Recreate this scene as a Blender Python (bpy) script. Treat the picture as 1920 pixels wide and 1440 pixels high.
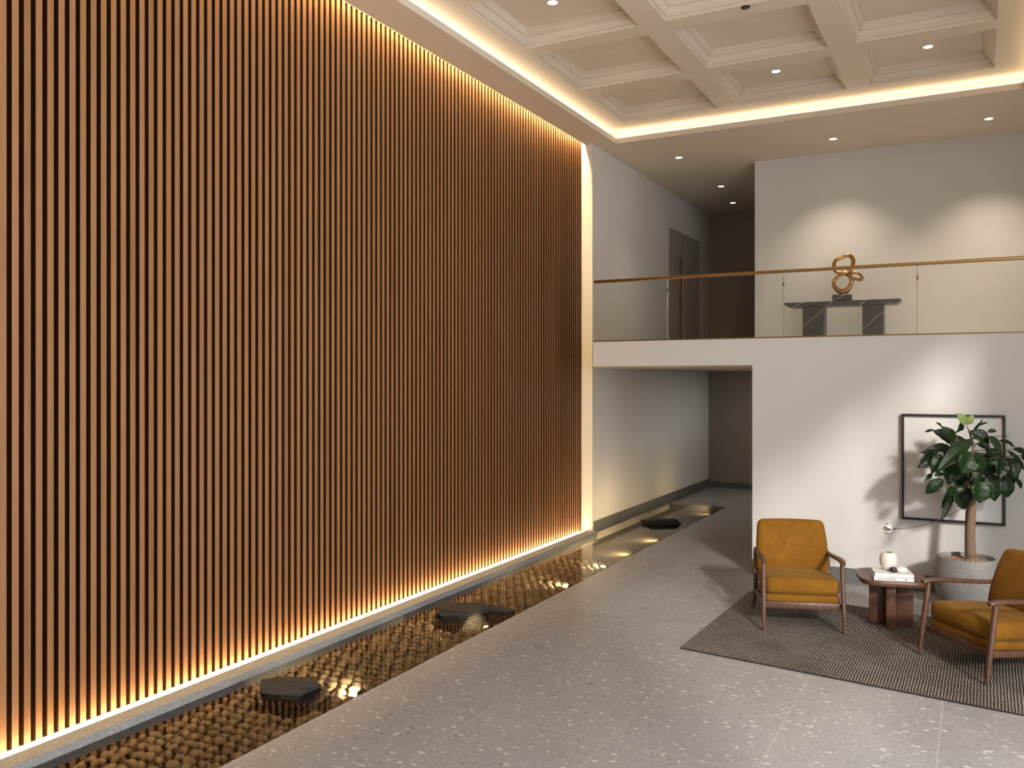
import bpy, bmesh, math, random
from mathutils import Vector, Matrix, noise

for _o in list(bpy.data.objects):
    bpy.data.objects.remove(_o)
scene = bpy.context.scene
COL = scene.collection
PI = math.pi
R = math.radians

# ------------------------------------------------------------------ camera
CAM_H = 2.3
YAW = math.atan(870.0 / 1632.0)
FPX = 1632.0
cd = bpy.data.cameras.new('camera')
cam = bpy.data.objects.new('camera', cd)
COL.objects.link(cam)
cam.location = (0, 0, CAM_H)
cam.rotation_euler = (PI / 2, 0, YAW)
cd.sensor_width = 36.0
cd.lens = FPX / 1920.0 * 36.0
cd.shift_y = -10.0 / 1920.0
cd.clip_end = 200
scene.camera = cam

# ------------------------------------------------------------------ world, sun, exposure
scene.view_settings.view_transform = 'Standard'
scene.view_settings.look = 'None'
scene.view_settings.gamma = 1.0
scene.view_settings.use_curve_mapping = False
scene.view_settings.exposure = 0.0
scene.cycles.use_denoising = True
scene.cycles.max_bounces = 10
scene.cycles.diffuse_bounces = 3
scene.cycles.transparent_max_bounces = 16
scene.cycles.caustics_reflective = False
scene.cycles.caustics_refractive = False
scene.cycles.sample_clamp_indirect = 6.0

SKY_STRENGTH = 7.4
SUN_STRENGTH = 3.1
w = bpy.data.worlds.new('overcast_sky')
scene.world = w
w.use_nodes = True
bg = w.node_tree.nodes['Background']
bg.inputs['Color'].default_value = (0.97, 0.985, 1.0, 1)
bg.inputs['Strength'].default_value = SKY_STRENGTH

SUN_EL = R(24)
sd = bpy.data.lights.new('sun', 'SUN')
sd.energy = SUN_STRENGTH
sd.angle = R(4.5)
sd.color = (1.0, 0.94, 0.86)
sun = bpy.data.objects.new('sun', sd)
COL.objects.link(sun)
sdir = Vector((-0.558 * math.cos(SUN_EL), 0.83 * math.cos(SUN_EL), -math.sin(SUN_EL)))
sun.rotation_euler = sdir.to_track_quat('-Z', 'Y').to_euler()
sun.location = (12, -12, 10)

# daylight enters through the tall window wall on the right
XR = 3.0                       # right wall
WY0, WY1, WZ0, WZ1 = -1.2, 5.8, 0.1, 5.3
pd = bpy.data.lights.new('window_daylight', 'AREA')
pd.shape = 'RECTANGLE'
pd.size = WZ1 - WZ0
pd.size_y = WY1 - WY0
pd.cycles.is_portal = True
portal = bpy.data.objects.new('window_daylight', pd)
COL.objects.link(portal)
portal.location = (XR + 0.1, (WY0 + WY1) / 2, (WZ0 + WZ1) / 2)
portal.rotation_euler = (0, R(90), 0)      # -Z of the lamp looks to -X

# ------------------------------------------------------------------ helpers
class MB:
    """collects vertices and faces of ONE mesh"""
    def __init__(s):
        s.v, s.f, s.uv = [], [], {}
    def add(s, vs, fs):
        b = len(s.v)
        s.v.extend([tuple(x) for x in vs])
        s.f.extend([tuple(b + i for i in f) for f in fs])
        return s
    def box(s, x0, x1, y0, y1, z0, z1):
        vs = [(x, y, z) for z in (z0, z1) for y in (y0, y1) for x in (x0, x1)]
        fs = [(0, 2, 3, 1), (4, 5, 7, 6), (0, 1, 5, 4), (2, 6, 7, 3), (0, 4, 6, 2), (1, 3, 7, 5)]
        return s.add(vs, fs)
    def rbox(s, c, d, r=0.004, seg=2, rot=None):
        bm = bmesh.new()
        bmesh.ops.create_cube(bm, size=1)
        for v in bm.verts:
            v.co = Vector((v.co.x * d[0], v.co.y * d[1], v.co.z * d[2]))
        if r > 0:
            bmesh.ops.bevel(bm, geom=bm.edges[:], offset=r, segments=seg, affect='EDGES', profile=0.5)
        m = Matrix.Translation(c)
        if rot is not None:
            m = m @ rot
        return s.bm(bm, m)
    def bm(s, bm, m=None):
        if m is not None:
            bmesh.ops.transform(bm, matrix=m, verts=bm.verts)
        bm.verts.index_update()
        s.add([v.co.copy() for v in bm.verts], [[v.index for v in f.verts] for f in bm.faces])
        bm.free()
        return s
    def prism(s, pts, z0, z1, axis='z'):
        n = len(pts)
        if axis == 'z':
            vs = [(p[0], p[1], z0) for p in pts] + [(p[0], p[1], z1) for p in pts]
        elif axis == 'y':
            vs = [(p[0], z0, p[1]) for p in pts] + [(p[0], z1, p[1]) for p in pts]
        else:
            vs = [(z0, p[0], p[1]) for p in pts] + [(z1, p[0], p[1]) for p in pts]
        fs = [tuple(range(n - 1, -1, -1)), tuple(range(n, 2 * n))]
        fs += [(i, (i + 1) % n, n + (i + 1) % n, n + i) for i in range(n)]
        return s.add(vs, fs)
    def lathe(s, prof, n=32, c=(0, 0, 0)):
        vs, fs = [], []
        for (r, z) in prof:
            for k in range(n):
                a = 2 * PI * k / n
                vs.append((c[0] + r * math.cos(a), c[1] + r * math.sin(a), c[2] + z))
        for i in range(len(prof) - 1):
            for k in range(n):
                k2 = (k + 1) % n
                fs.append((i * n + k, i * n + k2, (i + 1) * n + k2, (i + 1) * n + k))
        return s.add(vs, fs)
    def tube(s, pts, rad, n=10, closed=False, sq=None, up=None):
        pts = [Vector(p) for p in pts]
        m = len(pts)
        if not hasattr(rad, '__len__'):
            rad = [rad] * m
        tang = []
        for i in range(m):
            if closed:
                t = pts[(i + 1) % m] - pts[i - 1]
            else:
                t = pts[min(i + 1, m - 1)] - pts[max(i - 1, 0)]
            tang.append(t.normalized())
        ref = Vector(up) if up else (Vector((0, 0, 1)) if abs(tang[0].z) < 0.9 else Vector((1, 0, 0)))
        nrm = (ref - tang[0] * ref.dot(tang[0])).normalized()
        vs, fs = [], []
        for i in range(m):
            if up:
                q = ref - tang[i] * ref.dot(tang[i])
            else:
                q = nrm - tang[i] * nrm.dot(tang[i])
            nrm = q.normalized()
            bi = tang[i].cross(nrm)
            rr = rad[i]
            ra, rb = (rr if isinstance(rr, tuple) else (rr, rr))
            for k in range(n):
                a = 2 * PI * k / n
                ca, sa = math.cos(a), math.sin(a)
                if sq:
                    e = 2.0 / sq
                    ca = math.copysign(abs(ca) ** e, ca)
                    sa = math.copysign(abs(sa) ** e, sa)
                vs.append(pts[i] + nrm * (ra * ca) + bi * (rb * sa))
        rng = m if closed else m - 1
        for i in range(rng):
            j = (i + 1) % m
            for k in range(n):
                k2 = (k + 1) % n
                fs.append((i * n + k, i * n + k2, j * n + k2, j * n + k))
        if not closed:
            fs.append(tuple(range(n - 1, -1, -1)))
            fs.append(tuple(range((m - 1) * n, m * n)))
        return s.add(vs, fs)
    def softbox(s, h, r, inner=6, bulge=0.0, m=None, fn=None):
        """cushion: box of half sizes h with rounded edges of radius r, faces puffed out by bulge"""
        ax = []
        for a in range(3):
            hh = h[a]
            rr = min(r, hh * 0.98)
            e = [-hh, -hh + rr * .12, -hh + rr * .3, -hh + rr * .6]
            k = inner if hh > 3 * r else 2
            mid = [(-hh + rr) + (2 * hh - 2 * rr) * i / k for i in range(k + 1)]
            ax.append(e + mid + [-x for x in reversed(e)])
        vid, vs, fs = {}, [], []
        def V(i, j, k):
            key = (i, j, k)
            if key not in vid:
                p = Vector((ax[0][i], ax[1][j], ax[2][k]))
                q = Vector([max(-(h[a] - min(r, h[a] * .98)), min(h[a] - min(r, h[a] * .98), p[a])) for a in range(3)])
                dd = p - q
                if dd.length > 1e-9:
                    p = q + dd.normalized() * r
                u = [p[a] / h[a] for a in range(3)]
                for a in range(3):
                    o1, o2 = (a + 1) % 3, (a + 2) % 3
                    p[a] += bulge * u[a] * max(0, 1 - u[o1] ** 2) * max(0, 1 - u[o2] ** 2)
                if fn:
                    p = fn(p)
                if m is not None:
                    p = m @ p
                vid[key] = len(vs)
                vs.append(tuple(p))
            return vid[key]
        L = [len(a) - 1 for a in ax]
        for i in range(L[0]):
            for j in range(L[1]):
                fs.append((V(i, j, 0), V(i, j + 1, 0), V(i + 1, j + 1, 0), V(i + 1, j, 0)))
                fs.append((V(i, j, L[2]), V(i + 1, j, L[2]), V(i + 1, j + 1, L[2]), V(i, j + 1, L[2])))
        for i in range(L[0]):
            for k in range(L[2]):
                fs.append((V(i, 0, k), V(i + 1, 0, k), V(i + 1, 0, k + 1), V(i, 0, k + 1)))
                fs.append((V(i, L[1], k), V(i, L[1], k + 1), V(i + 1, L[1], k + 1), V(i + 1, L[1], k)))
        for j in range(L[1]):
            for k in range(L[2]):
                fs.append((V(0, j, k), V(0, j, k + 1), V(0, j + 1, k + 1), V(0, j + 1, k)))
                fs.append((V(L[0], j, k), V(L[0], j + 1, k), V(L[0], j + 1, k + 1), V(L[0], j, k + 1)))
        return s.add(vs, fs)
    def build(s, name, mat, parent=None, smooth=False, angle=None):
        me = bpy.data.meshes.new(name)
        me.from_pydata(s.v, [], s.f)
        me.materials.append(mat)
        bm = bmesh.new()
        bm.from_mesh(me)
        bmesh.ops.recalc_face_normals(bm, faces=bm.faces)
        bm.to_mesh(me)
        bm.free()
        if smooth:
            me.polygons.foreach_set('use_smooth', [True] * len(me.polygons))
            if angle:
                me.set_sharp_from_angle(angle=R(angle))
        o = bpy.data.objects.new(name, me)
        COL.objects.link(o)
        if parent is not None:
            o.parent = parent
        return o

def smooth_path(pts, sub=6, closed=False):
    pts = [Vector(p) for p in pts]
    n = len(pts)
    out = []
    segs = n if closed else n - 1
    for i in range(segs):
        if closed:
            p0, p1, p2, p3 = pts[i - 1], pts[i], pts[(i + 1) % n], pts[(i + 2) % n]
        else:
            p0, p1, p2, p3 = pts[max(i - 1, 0)], pts[i], pts[i + 1], pts[min(i + 2, n - 1)]
        for k in range(sub):
            t = k / sub
            out.append(0.5 * ((2 * p1) + (p2 - p0) * t + (2 * p0 - 5 * p1 + 4 * p2 - p3) * t * t + (3 * p1 - p0 - 3 * p2 + p3) * t ** 3))
    if not closed:
        out.append(pts[-1])
    return out

def lerp_list(vals, n):
    out = []
    for i in range(n):
        t = i / (n - 1) * (len(vals) - 1)
        k = min(int(t), len(vals) - 2)
        out.append(vals[k] + (vals[k + 1] - vals[k]) * (t - k))
    return out

def tag(o, label, cat, group=None, kind=None):
    o['label'] = label
    o['category'] = cat
    if group:
        o['group'] = group
    if kind:
        o['kind'] = kind
    return o

def thing(name, label, cat, loc=(0, 0, 0), rz=0.0, group=None):
    o = bpy.data.objects.new(name, None)
    COL.objects.link(o)
    o.empty_display_size = 0.1
    o.location = loc
    o.rotation_euler = (0, 0, rz)
    return tag(o, label, cat, group)

def struct(o):
    o['kind'] = 'structure'
    return o

def copy_tree(o, parent=None):
    c = o.copy()
    COL.objects.link(c)
    if parent is not None:
        c.parent = parent
    for ch in list(o.children):
        copy_tree(ch, c)
    return c

FWD = Vector((-math.sin(YAW), math.cos(YAW), 0))
RGT = Vector((math.cos(YAW), math.sin(YAW), 0))
def at(u, v, t):
    """point seen at pixel u,v of the 1920x1440 reference at depth t metres: used to measure the place"""
    return Vector((0, 0, CAM_H)) + t * (FWD + RGT * ((u - 960) / FPX) + Vector((0, 0, (710 - v) / FPX)))

# ------------------------------------------------------------------ materials
class Mat:
    def __init__(s, name):
        s.m = bpy.data.materials.new(name)
        s.m.use_nodes = True
        s.nt = s.m.node_tree
        s.b = s.nt.nodes['Principled BSDF']
        s.out = s.nt.nodes['Material Output']
    def n(s, t, **kw):
        nd = s.nt.nodes.new(t)
        for k, v in kw.items():
            if k.startswith('_'):
                setattr(nd, k[1:], v)
            else:
                nd.inputs[k.replace('__', ' ')].default_value = v
        return nd
    def l(s, a, b):
        s.nt.links.new(a, b)
    def pos(s, scale=(1, 1, 1), obj=False, rot=(0, 0, 0)):
        if obj:
            src = s.n('ShaderNodeTexCoord').outputs['Object']
        else:
            src = s.n('ShaderNodeNewGeometry').outputs['Position']
        mp = s.n('ShaderNodeMapping')
        mp.inputs['Scale'].default_value = scale
        mp.inputs['Rotation'].default_value = rot
        s.l(src, mp.inputs['Vector'])
        return mp.outputs['Vector']
    def noise(s, vec, scale, detail=3, rough=.5, dist=0.0):
        nd = s.n('ShaderNodeTexNoise', Scale=scale, Detail=detail, Roughness=rough, Distortion=dist)
        if vec is not None:
            s.l(vec, nd.inputs['Vector'])
        return nd
    def ramp(s, fac, stops):
        nd = s.n('ShaderNodeValToRGB')
        cr = nd.color_ramp
        while len(cr.elements) < len(stops):
            cr.elements.new(0.5)
        for e, (p, c) in zip(cr.elements, stops):
            e.position = p
            e.color = (*c, 1) if len(c) == 3 else c
        s.l(fac, nd.inputs['Fac'])
        return nd.outputs['Color']
    def mix(s, fac, a, b, blend='MIX'):
        nd = s.n('ShaderNodeMix', _data_type='RGBA', _blend_type=blend)
        for i, x in ((0, fac), (6, a), (7, b)):
            if hasattr(x, 'is_linked'):
                s.l(x, nd.inputs[i])
            else:
                nd.inputs[i].default_value = x if i == 0 else (*x, 1)
        return nd.outputs[2]
    def math(s, op, a, b=0.0, c=0.0):
        nd = s.n('ShaderNodeMath', _operation=op)
        for i, x in enumerate((a, b, c)):
            if hasattr(x, 'is_linked'):
                s.l(x, nd.inputs[i])
            else:
                nd.inputs[i].default_value = x
        return nd.outputs[0]
    def bump(s, h, strength=.3, dist=.01):
        nd = s.n('ShaderNodeBump', Strength=strength, Distance=dist)
        s.l(h, nd.inputs['Height'])
        s.l(nd.outputs['Normal'], s.b.inputs['Normal'])
    def set(s, col=None, rough=.5, metal=0.0, spec=.5, **kw):
        if col is not None:
            if hasattr(col, 'is_linked'):
                s.l(col, s.b.inputs['Base Color'])
            else:
                s.b.inputs['Base Color'].default_value = (*col, 1)
        if hasattr(rough, 'is_linked'):
            s.l(rough, s.b.inputs['Roughness'])
        else:
            s.b.inputs['Roughness'].default_value = rough
        s.b.inputs['Metallic'].default_value = metal
        s.b.inputs['Specular IOR Level'].default_value = spec
        for k, v in kw.items():
            s.b.inputs[k.replace('__', ' ')].default_value = v
        return s.m

def mat_plaster(name, col, rough=.75):
    M = Mat(name)
    p = M.pos()
    n1 = M.noise(p, 1.3, 4, .6)
    c = M.mix(n1.outputs['Fac'], tuple(x * .95 for x in col), tuple(min(1, x * 1.04) for x in col))
    n2 = M.noise(p, 60, 3)
    M.bump(n2.outputs['Fac'], .06, .002)
    return M.set(c, rough, spec=.25)

def mat_plain(name, col, rough=.5, metal=0.0, spec=.5, **kw):
    M = Mat(name)
    p = M.pos(obj=True)
    n1 = M.noise(p, 14, 3)
    c = M.mix(n1.outputs['Fac'], tuple(x * .92 for x in col), tuple(min(1, x * 1.06) for x in col))
    return M.set(c, rough, metal, spec, **kw)

def mat_emit(name, col, strength):
    M = Mat(name)
    e = M.n('ShaderNodeEmission', Strength=strength)
    e.inputs['Color'].default_value = (*col, 1)
    M.l(e.outputs[0], M.out.inputs['Surface'])
    return M.m

WALL = mat_plaster('wall_paint', (.66, .645, .62))
CEIL = mat_plaster('ceiling_paint', (.69, .605, .505))
STUB = mat_plaster('white_paint', (.74, .715, .68))
END_SHADE = mat_plaster('shaded_end_paint', (.36, .315, .265))  # corridor's dark fall-off put into the end wall's colour

def m_floor():
    M = Mat('terrazzo')
    p = M.pos()
    # soft mottled grey ground
    n1 = M.noise(p, 1.6, 8, .72, .6)
    n2 = M.noise(p, 38, 4, .65, 1.0)
    base = M.mix(n1.outputs['Fac'], (.225, .22, .216), (.415, .41, .405))
    base = M.mix(M.ramp(n2.outputs['Fac'], [(.36, (0, 0, 0)), (.66, (1, 1, 1))]), base, (.42, .412, .403))
    n3 = M.noise(M.pos((1, 2.4, 1), rot=(0, 0, .5)), 22, 3, .6, 1.5)
    base = M.mix(M.ramp(n3.outputs['Fac'], [(.60, (0, 0, 0)), (.72, (1, 1, 1))]), base, (.19, .178, .165))
    # elongated stone chips in three directions, pale and dark
    def chips(base, rot, scale, keep_lo, keep_hi, size, col, sx=2.6):
        v = M.n('ShaderNodeTexVoronoi', Scale=scale, Randomness=1.0)
        wp = M.noise(p, 30, 2)
        mixv = M.n('ShaderNodeVectorMath', _operation='MULTIPLY_ADD')
        M.l(wp.outputs['Color'], mixv.inputs[0])
        mixv.inputs[1].default_value = (.07, .07, 0)
        mp = M.pos((1, sx, 0.001), rot=(0, 0, rot))
        M.l(mp, mixv.inputs[2])
        M.l(mixv.outputs[0], v.inputs['Vector'])
        sep = M.n('ShaderNodeSeparateColor')
        M.l(v.outputs['Color'], sep.inputs['Color'])
        k = M.math('MULTIPLY', M.math('GREATER_THAN', sep.outputs[0], keep_lo), M.math('LESS_THAN', sep.outputs[0], keep_hi))
        sz = M.math('MULTIPLY_ADD', sep.outputs[1], size * .8, size * .45)
        inside = M.math('LESS_THAN', v.outputs['Distance'], sz)
        return M.mix(M.math('MULTIPLY', k, inside), base, col)
    base = chips(base, .25, 13, .0, .34, .24, (.80, .77, .74), 2.6)
    base = chips(base, 1.1, 15, .0, .24, .20, (.66, .63, .60), 2.2)
    base = chips(base, -.5, 13, .0, .20, .145, (.06, .055, .052), 2.4)
    base = chips(base, .8, 26, .0, .14, .24, (.70, .67, .64), 1.5)
    # thin pale tile joints
    sp = M.n('ShaderNodeSeparateXYZ')
    M.l(M.n('ShaderNodeNewGeometry').outputs['Position'], sp.inputs[0])
    def joint(c, off, period, wdt):
        f = M.math('FRACT', M.math('DIVIDE', M.math('ADD', c, off), period))
        dd = M.math('ABSOLUTE', M.math('SUBTRACT', f, .5))
        return M.math('GREATER_THAN', dd, .5 - wdt / period / 2)
    jx = joint(sp.outputs[0], .207 + 9.3, .93, .009)
    jy = joint(sp.outputs[1], 20 - .98, 1.86, .009)
    j = M.math('MAXIMUM', jx, jy)
    base = M.mix(M.math('MULTIPLY', j, .55), base, (.58, .55, .51))
    nr = M.noise(p, 5, 3)
    M.bump(n2.outputs['Fac'], .04, .001)
    r = M.math('MULTIPLY_ADD', nr.outputs['Fac'], .18, .22)
    return M.set(base, r, spec=.4)
FLOOR = m_floor()

def m_stone(name, a, b, rough=.5, sc=9, spec=.4, bump=.15):
    M = Mat(name)
    p = M.pos()
    n1 = M.noise(p, sc, 6, .65, .3)
    n2 = M.noise(p, sc * 9, 3, .6)
    c = M.mix(n1.outputs['Fac'], a, b)
    c = M.mix(M.ramp(n2.outputs['Fac'], [(.45, (0, 0, 0)), (.75, (1, 1, 1))]), c, tuple(x * 1.25 for x in b))
    M.bump(n2.outputs['Fac'], bump, .003)
    return M.set(c, rough, spec=spec)
CURB = m_stone('curb_granite', (.20, .205, .205), (.33, .335, .33), .7, 7, .12)
BASEB = m_stone('skirting_stone', (.11, .11, .11), (.15, .15, .148), .5, 5)
BASIN = m_stone('basin_stone', (.15, .125, .095), (.22, .185, .14), .6, 6)
ROCK = m_stone('slate_rock', (.014, .014, .015), (.045, .044, .043), .65, 10, .3, .6)

def m_slat():
    M = Mat('oak_slats')
    g = M.n('ShaderNodeNewGeometry')
    p = M.pos((9, 9, .35))
    n1 = M.noise(p, 3.2, 5, .6, .3)
    n2 = M.noise(M.pos((60, 60, 1.2)), 3.0, 4, .7, .2)
    rnd = g.outputs['Random Per Island']
    tone = M.ramp(rnd, [(0, (.20, .082, .031)), (.35, (.285, .130, .050)), (.7, (.245, .124, .054)), (1, (.335, .150, .064))])
    c = M.mix(M.ramp(n1.outputs['Fac'], [(.3, (0, 0, 0)), (.75, (1, 1, 1))]), tone, (.33, .165, .072))
    c = M.mix(M.math('MULTIPLY', M.ramp(n2.outputs['Fac'], [(.5, (0, 0, 0)), (.8, (1, 1, 1))]), .45), c, (.145, .060, .022))
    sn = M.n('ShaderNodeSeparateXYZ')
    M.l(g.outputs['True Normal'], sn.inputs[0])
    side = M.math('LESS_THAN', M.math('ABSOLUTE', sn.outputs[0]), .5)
    c = M.mix(side, c, (.050, .019, .007))          # shade of the gaps painted onto the slat sides
    M.bump(n2.outputs['Fac'], .08, .001)
    return M.set(c, .5, spec=.25)
SLAT = m_slat()
BACK = mat_plain('dark_felt_backing', (.022, .010, .005), .9, spec=.1)

def m_walnut(name='walnut', a=(.062, .030, .019), b=(.135, .068, .043)):
    M = Mat(name)
    p = M.pos((14, 14, 2.2), obj=True)
    n1 = M.noise(p, 4, 5, .65, .8)
    c = M.mix(M.ramp(n1.outputs['Fac'], [(.3, (0, 0, 0)), (.7, (1, 1, 1))]), a, b)
    M.bump(n1.outputs['Fac'], .05, .001)
    return M.set(c, .36, spec=.45)
WALNUT = m_walnut()
WALNUT_T = m_walnut('walnut_table', (.085, .038, .024), (.155, .075, .047))

def m_velvet():
    M = Mat('mustard_velvet')
    p = M.pos(obj=True)
    n1 = M.noise(p, 7, 4, .6, .6)
    n2 = M.noise(p, 160, 2, .6)
    c = M.mix(M.ramp(n1.outputs['Fac'], [(.3, (0, 0, 0)), (.72, (1, 1, 1))]), (.165, .070, .0065), (.225, .100, .011))
    M.bump(n2.outputs['Fac'], .12, .001)
    m = M.set(c, .85, spec=.15)
    M.b.inputs['Sheen Weight'].default_value = .14
    M.b.inputs['Sheen Roughness'].default_value = .4
    M.b.inputs['Sheen Tint'].default_value = (1, .75, .3, 1)
    return m
VELVET = m_velvet()

def m_rug():
    M = Mat('ribbed_wool')
    tc = M.n('ShaderNodeTexCoord').outputs['UV']
    mp = M.n('ShaderNodeMapping')
    M.l(tc, mp.inputs['Vector'])
    sep = M.n('ShaderNodeSeparateXYZ')
    M.l(mp.outputs['Vector'], sep.inputs[0])
    wob = M.noise(mp.outputs['Vector'], 9, 3)
    wob2 = M.noise(mp.outputs['Vector'], 70, 2)
    x = M.math('ADD', M.math('MULTIPLY', sep.outputs[0], 1 / .0215), M.math('MULTIPLY', wob.outputs['Fac'], .9))
    x = M.math('ADD', x, M.math('MULTIPLY', wob2.outputs['Fac'], .6))
    st = M.math('MULTIPLY_ADD', M.math('SINE', M.math('MULTIPLY', x, 2 * PI)), .5, .5)
    patch = M.noise(mp.outputs['Vector'], 1.6, 3, .6)
    sv = M.n('ShaderNodeMapping')
    sv.inputs['Scale'].default_value = (60, 14, 1)
    M.l(tc, sv.inputs['Vector'])
    n2 = M.noise(sv.outputs['Vector'], 1.5, 4, .7)
    hi = M.mix(n2.outputs['Fac'], (.11, .095, .08), (.50, .455, .405))
    c = M.mix(M.ramp(st, [(.15, (0, 0, 0)), (.65, (1, 1, 1))]), (.058, .048, .040), hi)
    c = M.mix(M.math('MULTIPLY', M.ramp(patch.outputs['Fac'], [(.35, (0, 0, 0)), (.62, (1, 1, 1))]), .75), c, M.mix(1.0, c, (.62, .6, .58), 'MULTIPLY'))
    M.bump(M.math('ADD', st, M.math('MULTIPLY', n2.outputs['Fac'], .6)), .7, .008)
    return M.set(c, .95, spec=.1)
RUG = m_rug()
RUGEDGE = mat_plain('rug_binding', (.035, .029, .025), .9, spec=.1)

BRASS = mat_plain('brushed_brass', (.42, .27, .11), .32, 1.0)
BRASS_D = mat_plain('aged_brass', (.30, .19, .08), .35, 1.0)
GOLD = mat_plain('polished_gold', (.60, .34, .115), .16, 1.0)
DARKWOOD = mat_plain('dark_frame_wood', (.022, .013, .010), .4)
CANVAS = mat_plaster('blank_canvas', (.74, .73, .72), .6)
CREAM = mat_plain('cream_ceramic', (.74, .68, .61), .45)
NECK_SHADE = mat_plain('neck_shade', (.012, .010, .009), .7)
PAPER = mat_plain('white_paper', (.80, .79, .77), .6)
COVER = mat_plain('white_cover', (.83, .82, .81), .4)
INK = mat_plain('grey_print', (.10, .10, .10), .6)
BLACKST = mat_plain('black_stone', (.014, .013, .012), .35)
WHITEST = mat_plain('white_stone', (.78, .75, .71), .5)
TRIMW = mat_plain('lamp_trim_paint', (.70, .64, .56), .5)
DARKMET = mat_plain('dark_metal', (.05, .045, .04), .45, .6)
POTM = m_stone('grey_concrete', (.20, .195, .188), (.275, .268, .258), .7, 6, .3, .2)
GRAVEL = m_stone('clay_pebbles', (.22, .14, .085), (.40, .28, .18), .8, 40, .2, .4)
BARK = m_stone('bark', (.13, .078, .05), (.24, .16, .11), .75, 25, .2, .5)
TWIG = mat_plain('twig', (.075, .055, .035), .7)
DOORM = mat_plaster('door_paint', (.36, .32, .27))
LEDHOUSE = mat_plain('aluminium_channel', (.45, .42, .38), .4, .8)

def m_marble():
    M = Mat('black_marble')
    p = M.pos()
    n1 = M.noise(p, 5, 5, .6)
    ws = M.pos((1, 1, 1), rot=(0, R(38), 0))
    nd = M.n('ShaderNodeTexWave', _wave_type='BANDS', _bands_direction='Z', Scale=1.1, Distortion=2.6, Detail=4, Detail__Scale=1.6)
    M.l(ws, nd.inputs['Vector'])
    v = M.ramp(nd.outputs['Fac'], [(.992, (0, 0, 0)), (1.0, (1, 1, 1))])
    c = M.mix(n1.outputs['Fac'], (.045, .042, .040), (.065, .061, .058))
    c = M.mix(v, c, (.36, .34, .32))
    return M.set(c, .35)
MARBLE = m_marble()

def m_leaf(name, a, b, vein, rough=.32):
    M = Mat(name)
    uv = M.n('ShaderNodeUVMap')
    sep = M.n('ShaderNodeSeparateXYZ')
    M.l(uv.outputs[0], sep.inputs[0])
    ax = M.math('ABSOLUTE', sep.outputs[0])
    side = M.math('FRACT', M.math('MULTIPLY', M.math('SUBTRACT', sep.outputs[1], M.math('MULTIPLY', ax, .35)), 8.0))
    sv = M.math('LESS_THAN', M.math('ABSOLUTE', M.math('SUBTRACT', side, .5)), .06)
    mid = M.math('LESS_THAN', ax, .06)
    vv = M.math('MAXIMUM', mid, M.math('MULTIPLY', sv, .5))
    rnd = M.n('ShaderNodeNewGeometry').outputs['Random Per Island']
    c = M.mix(rnd, a, b)
    c = M.mix(M.math('MULTIPLY', vv, .55), c, vein)
    M.bump(vv, .25, .004)
    return M.set(c, rough, spec=.28)
LEAF = m_leaf('rubber_leaf', (.004, .009, .003), (.010, .032, .007), (.035, .07, .02), .40)
LEAFY = m_leaf('young_leaf', (.15, .205, .065), (.19, .25, .085), (.32, .40, .18), .5)

def m_pebble():
    M = Mat('river_pebbles')
    rnd = M.n('ShaderNodeNewGeometry').outputs['Random Per Island']
    n1 = M.noise(M.pos(), 30, 4, .6)
    c = M.ramp(rnd, [(0, (.27, .225, .17)), (.3, (.40, .345, .265)), (.55, (.46, .40, .315)), (.8, (.40, .34, .28)), (1, (.55, .485, .39))])
    c = M.mix(M.math('MULTIPLY', n1.outputs['Fac'], .5), c, M.mix(1.0, c, (.7, .64, .55), 'MULTIPLY'))
    return M.set(c, .45, spec=.4)
PEB = m_pebble()

def m_water():
    M = Mat('pool_water')
    p = M.pos((1.0, 1.6, 1))
    n1 = M.noise(p, 5.5, 2, .5, .6)
    n2 = M.noise(p, 17, 2, .5)
    bmp = M.n('ShaderNodeBump', Strength=.06, Distance=.02)
    M.l(M.math('ADD', n1.outputs['Fac'], M.math('MULTIPLY', n2.outputs['Fac'], .25)), bmp.inputs['Height'])
    fr = M.n('ShaderNodeFresnel', IOR=1.72)
    M.l(bmp.outputs[0], fr.inputs['Normal'])
    tr = M.n('ShaderNodeBsdfTransparent')
    tr.inputs['Color'].default_value = (.94, .92, .87, 1)
    gl = M.n('ShaderNodeBsdfGlossy', Roughness=.015)
    M.l(bmp.outputs[0], gl.inputs['Normal'])
    mx = M.n('ShaderNodeMixShader')
    M.l(fr.outputs[0], mx.inputs[0])
    M.l(tr.outputs[0], mx.inputs[1])
    M.l(gl.outputs[0], mx.inputs[2])
    M.l(mx.outputs[0], M.out.inputs['Surface'])
    return M.m
WATER = m_water()

def m_glass(name, tint, refl=1.0):
    M = Mat(name)
    fr = M.n('ShaderNodeFresnel', IOR=1.45)
    tr = M.n('ShaderNodeBsdfTransparent')
    tr.inputs['Color'].default_value = (*tint, 1)
    gl = M.n('ShaderNodeBsdfGlossy', Roughness=.01)
    mx = M.n('ShaderNodeMixShader')
    M.l(M.math('MULTIPLY', fr.outputs[0], refl), mx.inputs[0])
    M.l(tr.outputs[0], mx.inputs[1])
    M.l(gl.outputs[0], mx.inputs[2])
    M.l(mx.outputs[0], M.out.inputs['Surface'])
    return M.m
GLASS = m_glass('clear_glass', (.975, .975, .965), .8)
GLASSEDGE = mat_plain('glass_edge', (.42, .40, .36), .3)
PETAL = m_glass('thin_petal', (.80, .76, .70), 1.0)

WARM = (1.0, .66, .32)
LED_TOP = mat_emit('led_warm_top', (1.0, .67, .30), 330)
LED_BOT = mat_emit('led_warm_bottom', (1.0, .68, .35), 33)
LED_COVE = mat_emit('led_warm_cove', (1.0, .80, .53), 17)
LENS = mat_emit('lamp_lens', (1.0, .93, .82), 14)
POOL_LENS = mat_emit('pool_lamp_lens', (1.0, .80, .48), 8)

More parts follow.
